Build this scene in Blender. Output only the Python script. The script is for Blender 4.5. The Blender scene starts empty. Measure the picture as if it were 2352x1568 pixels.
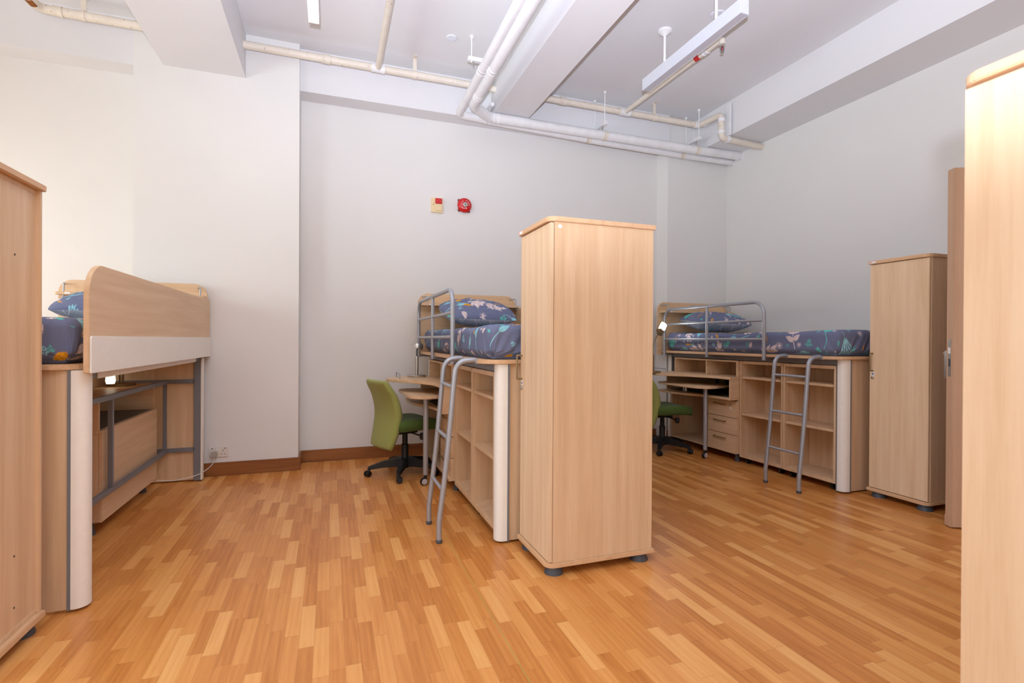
import bpy, bmesh, math, random
import numpy as np
from mathutils import Vector, Matrix
PI = math.pi
SC = bpy.context.scene
COL = SC.collection

# ------------------------------------------------------------------ camera, world, lights, exposure
FPX = 1172.6
def cam_axes(yaw, pitch, roll):
    cy, sy, cp, sp = math.cos(yaw), math.sin(yaw), math.cos(pitch), math.sin(pitch)
    f = Vector((sy*cp, cy*cp, sp)); r = Vector((cy, -sy, 0)); u = r.cross(f)
    cr, sr = math.cos(roll), math.sin(roll)
    return cr*r + sr*u, -sr*r + cr*u, f
cd = bpy.data.cameras.new('camera')
cam = bpy.data.objects.new('camera', cd); COL.objects.link(cam)
cd.sensor_fit = 'HORIZONTAL'; cd.sensor_width = 36.0; cd.lens = FPX/2352*36.0
cd.clip_start = .02
_r, _u, _f = cam_axes(math.radians(19.568), math.radians(-0.194), math.radians(0.315))
cam.matrix_world = Matrix(((_r.x, _u.x, -_f.x, 0), (_r.y, _u.y, -_f.y, 0), (_r.z, _u.z, -_f.z, 1.22), (0, 0, 0, 1)))
cd.dof.use_dof = True; cd.dof.focus_distance = 3.6; cd.dof.aperture_fstop = 3.2
SC.camera = cam
SC.view_settings.view_transform = 'Standard'; SC.view_settings.look = 'None'
SC.view_settings.gamma = 1.0; SC.view_settings.use_curve_mapping = False
SC.view_settings.exposure = 0.05
SC.cycles.max_bounces = 8; SC.cycles.diffuse_bounces = 5

w = bpy.data.worlds.new('daylight'); SC.world = w; w.use_nodes = True
w.node_tree.nodes['Background'].inputs[0].default_value = (.82, .88, .9, 1)
w.node_tree.nodes['Background'].inputs[1].default_value = 2.0

def area_light(name, loc, rot, sx, sy, power, col):
    l = bpy.data.lights.new(name, 'AREA'); l.shape = 'RECTANGLE'; l.size = sx; l.size_y = sy
    l.energy = power; l.color = col
    o = bpy.data.objects.new(name, l); COL.objects.link(o); o.location = loc; o.rotation_euler = rot
    return o
# daylight through the two windows of the left wall, and through the windows behind the photographer
area_light('window_daylight', (-3.93, 4.15, 1.6), (0, -PI/2, 0), 1.25, 1.4, 38, (1, .97, .86))
area_light('window_daylight', (-3.93, 0.4, 1.75), (0, -PI/2, 0), 1.5, 2.0, 72, (.7, .88, 1))
area_light('window_daylight', (-0.6, -2.43, 1.8), (PI/2, 0, 0), 3.2, 1.5, 22, (1, .88, .6))
# the photographer's flash, just above the camera
fl = bpy.data.lights.new('camera_flash', 'SPOT'); fl.energy = 1330; fl.color = (.75, .82, 1); fl.shadow_soft_size = .035
fl.spot_size = math.radians(125); fl.spot_blend = 1.0
flo = bpy.data.objects.new('camera_flash', fl); COL.objects.link(flo); flo.location = (-.06, -.13, 1.4)
flo.rotation_euler = Vector((.27, .48, 1.0)).to_track_quat('-Z', 'Y').to_euler()     # tilted up at the ceiling

# ------------------------------------------------------------------ helpers
def tag(o, label=None, cat=None, group=None, kind=None):
    if label: o['label'] = label
    if cat: o['category'] = cat
    if group: o['group'] = group
    if kind: o['kind'] = kind
    return o
def thing(name, loc, label, cat, group=None, rz=0):
    o = bpy.data.objects.new(name, None); COL.objects.link(o); o.location = loc; o.rotation_euler = (0, 0, rz)
    o.empty_display_size = .1
    return tag(o, label, cat, group)

class MB:
    def __init__(s): s.v = []; s.f = []; s.sm = []
    def add(s, vs, fs, smooth=False):
        n = len(s.v); s.v += [tuple(v) for v in vs]; s.f += [tuple(i+n for i in f) for f in fs]; s.sm += [smooth]*len(fs)
        return s
    def box(s, x0, x1, y0, y1, z0, z1):
        return s.add([(x0,y0,z0),(x1,y0,z0),(x1,y1,z0),(x0,y1,z0),(x0,y0,z1),(x1,y0,z1),(x1,y1,z1),(x0,y1,z1)],
                     [(0,3,2,1),(4,5,6,7),(0,1,5,4),(1,2,6,5),(2,3,7,6),(3,0,4,7)])
    def prism(s, poly, a0, a1, axis='z'):
        # poly in the plane across the axis: z -> (x,y), x -> (y,z), y -> (x,z)
        def P(p, a):
            return (p[0], p[1], a) if axis == 'z' else ((a, p[0], p[1]) if axis == 'x' else (p[0], a, p[1]))
        n = len(poly)
        area = sum(poly[i][0]*poly[(i+1)%n][1]-poly[(i+1)%n][0]*poly[i][1] for i in range(n))
        if (area < 0) != (axis == 'y'): poly = poly[::-1]
        vs = [P(p, a0) for p in poly] + [P(p, a1) for p in poly]
        fs = [tuple(range(n-1, -1, -1)), tuple(range(n, 2*n))] + [(i, (i+1) % n, n+(i+1) % n, n+i) for i in range(n)]
        return s.add(vs, fs)
    def tube(s, path, r, n=12, cap=True):
        P = [Vector(p) for p in path]; m = len(P)
        T = [(P[min(i+1, m-1)]-P[max(i-1, 0)]).normalized() for i in range(m)]
        a = Vector((0, 0, 1)) if abs(T[0].z) < .9 else Vector((1, 0, 0))
        N = (a - T[0]*a.dot(T[0])).normalized(); vs = []
        R = r if isinstance(r, (list, tuple)) else [r]*m
        for i in range(m):
            N = (N - T[i]*N.dot(T[i])).normalized(); B = T[i].cross(N)
            for k in range(n):
                t = 2*PI*k/n; vs.append(P[i] + (N*math.cos(t) + B*math.sin(t))*R[i])
        fs = [(i*n+k, i*n+(k+1) % n, (i+1)*n+(k+1) % n, (i+1)*n+k) for i in range(m-1) for k in range(n)]
        s.add(vs, fs, True)
        if cap:
            s.add(vs[:n], [tuple(range(n-1, -1, -1))]); s.add(vs[-n:], [tuple(range(n))])
        return s
    def lathe(s, prof, c=(0, 0, 0), n=24, M=None):
        # prof: list of (radius, height) about z through c, M an optional 3x3 turn
        vs = []; m = len(prof)
        for (r, h) in prof:
            for k in range(n):
                t = 2*PI*k/n; p = Vector((r*math.cos(t), r*math.sin(t), h))
                if M: p = M @ p
                vs.append(p + Vector(c))
        fs = [(i*n+k, i*n+(k+1) % n, (i+1)*n+(k+1) % n, (i+1)*n+k) for i in range(m-1) for k in range(n)]
        s.add(vs, fs, True)
        s.add(vs[:n], [tuple(range(n-1, -1, -1))]); s.add(vs[-n:], [tuple(range(n))])
        return s
    def build(s, name, mat, parent=None, bevel=0, auto=True, loc=None):
        me = bpy.data.meshes.new(name); me.from_pydata(s.v, [], s.f)
        me.polygons.foreach_set('use_smooth', s.sm); me.materials.append(mat)
        if bevel == 0:
            bm = bmesh.new(); bm.from_mesh(me); bmesh.ops.recalc_face_normals(bm, faces=bm.faces); bm.to_mesh(me); bm.free()
        o = bpy.data.objects.new(name, me); COL.objects.link(o)
        if parent: o.parent = parent
        if loc: o.location = loc
        if bevel:
            bm = bmesh.new(); bm.from_mesh(me)
            bmesh.ops.remove_doubles(bm, verts=bm.verts, dist=1e-5)
            bmesh.ops.recalc_face_normals(bm, faces=bm.faces)
            es = [e for e in bm.edges if len(e.link_faces) == 2 and e.calc_face_angle(0) > .7]
            bmesh.ops.bevel(bm, geom=es, offset=bevel, segments=2, affect='EDGES', clamp_overlap=True)
            bm.to_mesh(me); bm.free()
        else:
            me.polygons.foreach_set('use_smooth', [True]*len(me.polygons)); me.set_sharp_from_angle(angle=.62)
        return o

def fillet(path, rad, n=6):
    P = [Vector(p) for p in path]; out = [P[0]]
    for i in range(1, len(P)-1):
        a = (P[i-1]-P[i]); b = (P[i+1]-P[i]); la, lb = a.length, b.length; a.normalize(); b.normalize()
        ang = a.angle(b)
        r = rad[i-1] if isinstance(rad, (list, tuple)) else rad
        d = min(r/math.tan(ang/2), la*.49, lb*.49) if ang < PI-.01 else 0
        if d < 1e-5: out.append(P[i]); continue
        p0, p2 = P[i]+a*d, P[i]+b*d; rr = d*math.tan(ang/2)
        c = P[i] + (a+b).normalized()*(rr/math.sin(ang/2))
        va, vb = p0-c, p2-c; th = va.angle(vb)
        for k in range(n+1):
            t = k/n; out.append(c + (va*math.sin((1-t)*th) + vb*math.sin(t*th))/math.sin(th))
    out.append(P[-1]); return out
def rrect(x0, x1, y0, y1, r, n=6):
    # rounded rectangle; r = radii at (x0,y0),(x1,y0),(x1,y1),(x0,y1)
    if not isinstance(r, (list, tuple)): r = (r,)*4
    out = []
    for (cx, cy, sx, sy, a0, q) in ((x0,y0,1,1,PI,r[0]), (x1,y0,-1,1,1.5*PI,r[1]), (x1,y1,-1,-1,0,r[2]), (x0,y1,1,-1,.5*PI,r[3])):
        if q <= 0: out.append((cx, cy)); continue
        for k in range(n+1):
            t = a0 + .5*PI*k/n; out.append((cx+sx*q+q*math.cos(t), cy+sy*q+q*math.sin(t)))
    return out
def spline(pts, n=6):
    out = []; m = len(pts)
    for i in range(m-1):
        p0, p1, p2, p3 = pts[max(i-1, 0)], pts[i], pts[i+1], pts[min(i+2, m-1)]
        for k in range(n):
            t = k/n
            out.append(tuple(.5*((2*p1[j]) + (-p0[j]+p2[j])*t + (2*p0[j]-5*p1[j]+4*p2[j]-p3[j])*t*t + (-p0[j]+3*p1[j]-3*p2[j]+p3[j])*t**3) for j in range(len(p1))))
    out.append(tuple(pts[-1])); return out
def dup(o, parent=None):
    c = o.copy(); COL.objects.link(c)
    if parent: c.parent = parent
    for ch in list(o.children): dup(ch, c)
    return c

# ------------------------------------------------------------------ materials
def srgb(r, g, b):
    f = lambda c: (c/255/12.92 if c/255 <= .04045 else ((c/255+.055)/1.055)**2.4)
    return (f(r), f(g), f(b), 1)
class NT:
    def __init__(s, name, rough=.5, metal=0, spec=.5, col=None):
        s.m = bpy.data.materials.new(name); s.m.use_nodes = True; s.t = s.m.node_tree; s.b = s.t.nodes['Principled BSDF']
        s.b.inputs['Roughness'].default_value = rough; s.b.inputs['Metallic'].default_value = metal
        s.b.inputs['Specular IOR Level'].default_value = spec
        if col: s.b.inputs['Base Color'].default_value = col
    def n(s, typ, ins=None, **kw):
        nd = s.t.nodes.new(typ)
        for k, v in kw.items(): setattr(nd, k, v)
        for k, v in (ins or {}).items():
            if hasattr(v, 'is_linked') or isinstance(v, bpy.types.NodeSocket): s.t.links.new(v, nd.inputs[k])
            else: nd.inputs[k].default_value = v
        return nd
    def math(s, op, a, b=0.0):
        return s.n('ShaderNodeMath', {0: a, 1: b}, operation=op).outputs[0]
    def ramp(s, fac, stops):
        r = s.n('ShaderNodeValToRGB', {0: fac}); e = r.color_ramp.elements
        while len(e) < len(stops): e.new(.5)
        for q, (p, c) in zip(e, stops): q.position = p; q.color = c
        return r.outputs[0]
    def color(s, sock): s.t.links.new(sock, s.b.inputs['Base Color'])
    def bump(s, h, strength, dist=.01):
        s.t.links.new(s.n('ShaderNodeBump', {'Height': h, 'Strength': strength, 'Distance': dist}).outputs[0], s.b.inputs['Normal'])
def flat(name, col, rough=.5, metal=0, spec=.5, noise=0, scale=30):
    t = NT(name, rough, metal, spec, col)
    nz = t.n('ShaderNodeTexNoise', {'Vector': t.n('ShaderNodeTexCoord').outputs['Object'], 'Scale': scale, 'Detail': 4})
    k = max(noise, .012); lo = tuple(c*(1-k) for c in col[:3])+(1,); hi = tuple(min(1, c*(1+k)) for c in col[:3])+(1,)
    t.color(t.ramp(nz.outputs[0], [(.35, lo), (.65, hi)]))
    return t.m
def wood(name, axis, c0, c1, c2, rough=.42, seedshift=0):
    t = NT(name, rough, 0, .35)
    co = t.n('ShaderNodeTexCoord').outputs['Object']
    sc = {'x': (1.2, 26, 26), 'y': (26, 1.2, 26), 'z': (26, 26, 1.2)}[axis]
    rnd = t.n('ShaderNodeObjectInfo').outputs['Random']
    mp = t.n('ShaderNodeMapping', {'Vector': co, 'Scale': sc}); t.t.links.new(t.n('ShaderNodeCombineXYZ', {0: t.math('MULTIPLY', rnd, 37.0), 1: t.math('MULTIPLY', rnd, 91.0)}).outputs[0], mp.inputs['Location'])
    n1 = t.n('ShaderNodeTexNoise', {'Vector': mp.outputs[0], 'Scale': .9, 'Detail': 3, 'Distortion': .3})
    n2 = t.n('ShaderNodeTexNoise', {'Vector': mp.outputs[0], 'Scale': 5.0, 'Detail': 4, 'Roughness': .7})
    mix = t.math('ADD', t.math('MULTIPLY', n1.outputs[0], .7), t.math('MULTIPLY', n2.outputs[0], .3))
    t.color(t.ramp(mix, [(.36, c0), (.5, c1), (.66, c2)]))
    return t.m
B0, B1, B2 = srgb(214, 178, 139), srgb(222, 188, 150), srgb(229, 198, 162)
M = {}
M['wood_v'] = wood('beech_vertical', 'z', B0, B1, B2)
M['wood_x'] = wood('beech_across', 'x', B0, B1, B2)
M['wood_y'] = wood('beech_lengthwise', 'y', B0, B1, B2)
M['wood_door_lit'] = wood('beech_door_lit', 'z', srgb(221, 188, 150), srgb(229, 199, 163), srgb(235, 208, 174))  # same laminate as the carcass, made paler: window light painted into the colour
M['edge'] = wood('beech_edge_band', 'y', srgb(212, 170, 130), srgb(219, 180, 140), srgb(226, 188, 150), .4)
M['cream'] = flat('cream_cover', srgb(241, 236, 227), .4)
M['grey'] = flat('grey_powder_coat', srgb(128, 130, 136), .45, .2)
M['silver'] = flat('silver_tube', srgb(170, 174, 182), .38, .45)
M['bronze'] = flat('satin_bronze_handle', srgb(150, 128, 96), .4, .7)
M['steel'] = flat('brushed_steel', srgb(190, 186, 180), .3, .9)
M['black'] = flat('black_plastic', srgb(24, 24, 26), .5)
M['dark'] = flat('dark_grey_foot', srgb(74, 78, 86), .5)
M['board_dark'] = flat('dark_board_top', srgb(86, 84, 76), .45)
M['white'] = flat('white_plastic', srgb(238, 238, 236), .4)
M['ivory'] = flat('aged_cream_plastic', srgb(236, 214, 168), .45)
M['red'] = flat('red_enamel', srgb(205, 22, 26), .25, 0, .6)
def plaster(name, col, bump=.08):
    t = NT(name, .85, 0, .2); co = t.n('ShaderNodeTexCoord').outputs['Object']
    n1 = t.n('ShaderNodeTexNoise', {'Vector': co, 'Scale': 1.1, 'Detail': 6, 'Roughness': .6})
    t.color(t.ramp(n1.outputs[0], [(.3, tuple(c*.965 for c in col[:3])+(1,)), (.7, col)]))
    n2 = t.n('ShaderNodeTexNoise', {'Vector': co, 'Scale': 45, 'Detail': 4}); t.bump(n2.outputs[0], bump, .004)
    return t.m
M['wall'] = plaster('white_wall_paint', srgb(232, 230, 227))
M['ceil'] = plaster('ceiling_paint', srgb(229, 228, 229))
def skirting():
    return wood('brown_skirting', 'x', srgb(128, 76, 40), srgb(146, 90, 48), srgb(160, 102, 58), .4)
M['skirt'] = skirting()
def pipe_paint(name, col, rust):
    t = NT(name, .45, 0, .4); co = t.n('ShaderNodeTexCoord').outputs['Object']
    n1 = t.n('ShaderNodeTexNoise', {'Vector': co, 'Scale': 9, 'Detail': 6, 'Roughness': .65})
    base = t.ramp(n1.outputs[0], [(.3, tuple(c*.9 for c in col[:3])+(1,)), (.65, col)])
    n2 = t.n('ShaderNodeTexNoise', {'Vector': co, 'Scale': 55, 'Detail': 2})
    f = t.ramp(n2.outputs[0], [(rust, (0, 0, 0, 1)), (rust+.03, (1, 1, 1, 1))])
    mx = t.n('ShaderNodeMix', {0: f, 6: base, 7: srgb(92, 62, 36)}, data_type='RGBA')
    t.color(mx.outputs[2]); return t.m
M['pipe'] = pipe_paint('old_cream_pipe_paint', srgb(230, 220, 205), .71)
M['pipe_white'] = pipe_paint('white_pipe_lagging', srgb(238, 237, 238), .9)
def fabric(name, col, bump=.2):
    t = NT(name, .9, 0, .15); co = t.n('ShaderNodeTexCoord').outputs['Object']
    n1 = t.n('ShaderNodeTexNoise', {'Vector': co, 'Scale': 260, 'Detail': 2})
    t.color(t.ramp(n1.outputs[0], [(.35, tuple(c*.86 for c in col[:3])+(1,)), (.65, col)])); t.bump(n1.outputs[0], bump, .001)
    t.b.inputs['Sheen Weight'].default_value = .15
    return t.m
M['green'] = fabric('olive_green_upholstery', srgb(158, 164, 92))
M['green_dark'] = fabric('dark_green_upholstery', srgb(82, 104, 50))
def printed():
    t = NT('printed_cotton', .9, 0, .15)
    a = t.n('ShaderNodeAttribute', attribute_name='print'); co = t.n('ShaderNodeTexCoord').outputs['Object']
    t.color(a.outputs['Color'])
    n1 = t.n('ShaderNodeTexNoise', {'Vector': co, 'Scale': 22, 'Detail': 3}); t.bump(n1.outputs[0], .25, .006)
    return t.m
M['print'] = printed()
def emit(name, col, strength):
    t = NT(name, .5, 0, .3, (.9, .9, .9, 1)); t.b.inputs['Emission Color'].default_value = col; t.b.inputs['Emission Strength'].default_value = strength
    return t.m
M['tube_lit'] = emit('lit_diffuser', (1, .86, .68, 1), 20)
M['bulb_lit'] = emit('lit_lamp_tube', (.92, .96, 1, 1), 40)
M['bulb_warm'] = emit('lit_lamp_tube_warm', (1, .93, .7, 1), 1.6)
M['diff_off'] = flat('unlit_diffuser', srgb(196, 194, 202), .5)
M['fixture'] = flat('white_fixture_metal', srgb(226, 229, 238), .4)
M['laminate'] = wood('pale_pink_door_laminate', 'z', srgb(196, 160, 130), srgb(203, 167, 137), srgb(210, 175, 146), .45)
def floor_mat():
    t = NT('wood_strip_floor', .31, 0, .4); co = t.n('ShaderNodeTexCoord').outputs['Object']
    sp = t.n('ShaderNodeSeparateXYZ', {0: co}); W, L = .0575, .335
    xs = t.math('DIVIDE', sp.outputs[0], W); row = t.math('FLOOR', xs)
    r1 = t.n('ShaderNodeTexWhiteNoise', {'W': row}, noise_dimensions='1D')
    ys = t.math('ADD', t.math('DIVIDE', sp.outputs[1], L), t.math('MULTIPLY', r1.outputs[0], 7.0)); pl = t.math('FLOOR', ys)
    v = t.n('ShaderNodeCombineXYZ', {0: row, 1: pl, 2: 3.3})
    r2 = t.n('ShaderNodeTexWhiteNoise', {'Vector': v.outputs[0]}, noise_dimensions='3D')
    off = t.n('ShaderNodeVectorMath', {0: r2.outputs[1], 1: (9, 9, 9)}, operation='MULTIPLY')
    gv = t.n('ShaderNodeVectorMath', {0: t.n('ShaderNodeMapping', {'Vector': co, 'Scale': (34, 2.2, 1)}).outputs[0], 1: off.outputs[0]}, operation='ADD')
    g1 = t.n('ShaderNodeTexNoise', {'Vector': gv.outputs[0], 'Scale': 1.0, 'Detail': 5, 'Roughness': .62, 'Distortion': .9})
    g2 = t.n('ShaderNodeTexWave', {'Vector': gv.outputs[0], 'Scale': .35, 'Distortion': 9.0, 'Detail': 2.0, 'Detail Scale': .7})
    tone = t.math('ADD', t.math('MULTIPLY', t.math('POWER', r2.outputs[0], 2.0), .5), t.math('ADD', t.math('MULTIPLY', t.math('SUBTRACT', g1.outputs[0], .2), .52), t.math('MULTIPLY', g2.outputs[0], .07)))
    c = t.ramp(tone, [(.04, srgb(176, 104, 42)), (.28, srgb(205, 134, 67)), (.52, srgb(220, 153, 84)), (.9, srgb(236, 181, 112))])
    # thin joints between strips, and the sheet seams
    fx = t.math('FRACT', xs); fy = t.math('FRACT', ys)
    jx = t.math('LESS_THAN', t.math('MINIMUM', fx, t.math('SUBTRACT', 1.0, fx)), .012)
    jy = t.math('LESS_THAN', t.math('MINIMUM', fy, t.math('SUBTRACT', 1.0, fy)), .003)
    j = t.math('MULTIPLY', t.math('MAXIMUM', jx, jy), .35)
    mx = t.n('ShaderNodeMix', {0: j, 6: c, 7: srgb(120, 66, 28)}, data_type='RGBA').outputs[2]
    for sx in (.675, 2.77, -1.42):
        d = t.math('LESS_THAN', t.math('ABSOLUTE', t.math('SUBTRACT', sp.outputs[0], sx)), .0022)
        mx = t.n('ShaderNodeMix', {0: t.math('MULTIPLY', d, .8), 6: mx, 7: srgb(176, 160, 84)}, data_type='RGBA').outputs[2]
    t.color(mx)
    t.bump(g1.outputs[0], .015, .001)
    return t.m
M['floor'] = floor_mat()
def glass():
    t = NT('window_glass', .02, 0, .5, (1, 1, 1, 1)); t.b.inputs['Transmission Weight'].default_value = 1.0; t.b.inputs['Alpha'].default_value = .35
    return t.m
M['glass'] = glass()

# ------------------------------------------------------------------ the setting
CZ, BZ = 3.95, 3.557                     # ceiling, underside of the beams
XL, XR, YB, YF = -4.0, 4.79, 5.43, -2.5
def struct(name, mb, mat, label=None, parent=None, bevel=0):
    o = mb.build(name, mat, parent, bevel)
    if not parent: tag(o, label, None, None, 'structure')
    return o
struct('floor', MB().box(XL-.2, XR+.2, YF-.2, YB+.2, -.1, 0), M['floor'], 'orange wood strip floor')
struct('ceiling', MB().box(XL-.2, XR+.2, YF-.2, YB+.2, CZ, CZ+.1), M['ceil'], 'white plastered ceiling')
struct('wall_back', MB().box(XL, XR, YB, YB+.15, 0, CZ), M['wall'], 'white back wall behind the beds')
struct('wall_right', MB().box(XR, XR+.15, YF, YB+.15, 0, CZ), M['wall'], 'white wall on the right')
def holed(axis, a0, a1, lo, hi, holes, z0h, z1h):
    m = MB(); e = [lo]+[q for h in holes for q in h]+[hi]
    def bx(p, q, z0, z1):
        if axis == 'x': m.box(a0, a1, p, q, z0, z1)
        else: m.box(p, q, a0, a1, z0, z1)
    for i in range(0, len(e), 2): bx(e[i], e[i+1], 0, CZ)
    for (p, q) in holes: bx(p, q, 0, z0h); bx(p, q, z1h, CZ)
    return m
WL = [(-.65, 1.45), (2.9, 4.9)]; WF = [(-2.3, 1.1)]
struct('wall_left', holed('x', XL-.15, XL, YF, YB+.15, WL, .95, 2.55), M['wall'], 'white wall with windows on the left')
struct('wall_front', holed('y', YF-.15, YF, XL, XR, WF, 1.0, 2.6), M['wall'], 'white wall behind the camera')
def window(i, axis, a, p, q, z0, z1):
    m = MB(); g = MB(); t = .05
    def bx(mb, p, q, z0, z1, d0, d1):
        if axis == 'x': mb.box(a+d0, a+d1, p, q, z0, z1)
        else: mb.box(p, q, a+d0, a+d1, z0, z1)
    for (u0, u1, v0, v1) in ((p, q, z0, z0+t), (p, q, z1-t, z1), (p, p+t, z0+t, z1-t), (q-t, q, z0+t, z1-t), ((p+q)/2-t/2, (p+q)/2+t/2, z0+t, z1-t)):
        bx(m, u0, u1, v0, v1, -.12, -.07)
    o = struct('window_%d' % i, m, M['white'], 'white framed window')
    bx(g, p+t, q-t, z0+t, z1-t, -.098, -.094)
    struct('pane', g, M['glass'], parent=o)
window(1, 'x', XL, *WL[0], .95, 2.55); window(2, 'x', XL, *WL[1], .95, 2.55); window(3, 'y', YF, *WF[0], 1.0, 2.6)
# pillars and beams
struct('wall_pillar', MB().box(-1.575, -.28, 5.137, YB, 0, CZ), M['wall'], 'white pillar between the left and middle beds')
struct('wall_pillar', MB().prism([(3.85, YB), (3.885, 5.262), (XR, 5.262), (XR, YB)], 0, CZ), M['wall'], 'white corner pillar behind the right bed')
struct('ceiling_beam', MB().box(-1.357, -.727, YF, 5.137, BZ, CZ), M['ceil'], 'wide white ceiling beam at left')
struct('ceiling_beam', MB().box(1.58, 1.96, YF, 5.218, BZ, CZ), M['ceil'], 'white ceiling beam in the middle')
struct('ceiling_beam', MB().box(4.272, XR, YF, 5.262, BZ, CZ), M['ceil'], 'white ceiling beam along the right wall')
struct('ceiling_beam', MB().box(-.28, 3.87, 5.218, YB, BZ, CZ), M['ceil'], 'white beam along the top of the back wall')
struct('ceiling_beam', MB().box(XL, -1.575, 5.218, YB, BZ, CZ), M['ceil'], 'white beam along the top of the left bay wall')
# skirting boards
H = .118
struct('baseboard_back', MB().box(-.28, 3.845, YB-.018, YB, 0, H), M['skirt'], 'brown wooden skirting board', bevel=.004)
struct('baseboard_pillar', MB().box(-1.593, -.262, 5.119, 5.137, 0, H).box(-.28, -.262, 5.137, YB-.018, 0, H), M['skirt'], 'brown skirting board around the pillar', bevel=.004)
struct('baseboard_left', MB().box(XL, -1.575, YB-.018, YB, 0, H), M['skirt'], 'brown skirting board in the left bay', bevel=.004)
struct('baseboard_right', MB().box(XR-.018, XR, YF, 5.262, 0, H).box(3.885, XR-.018, 5.244, 5.262, 0, H), M['skirt'], 'brown skirting board at the right wall', bevel=.004)

# the open room door
d = thing('door_1', (3.849, 2.205, 0), 'open pale pink-brown door leaf seen edge-on behind near wardrobe', 'door')
del d['category']; d['kind'] = 'structure'
d.rotation_euler = (0, 0, math.atan2(-.41, .91))
MB().box(0, .9, -.03, .03, .008, 2.36).build('door_leaf', M['laminate'], d, .002)
lp = MB().box(-.003, 0, -.011, .011, .995, 1.24).build('lock_plate', M['steel'], d)
MB().box(-.006, -.003, -.008, .008, 1.145, 1.185).build('latch', M['white'], lp)
MB().box(-.004, -.003, -.008, .008, 1.06, 1.11).build('deadbolt_slot', M['dark'], lp)
hp = MB().prism(rrect(.005, .05, .975, 1.165, .012), .03, .056, 'y').build('handle_plate', M['steel'], d)
MB().tube(fillet([(.028, .056, 1.145), (.028, .1, 1.145), (.13, .105, 1.145)], .02), .008).build('lever', M['steel'], hp)
MB().box(-.0025, 0, -.03, .03, .008, .075).build('kick_strip', M['laminate'], d)

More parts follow.
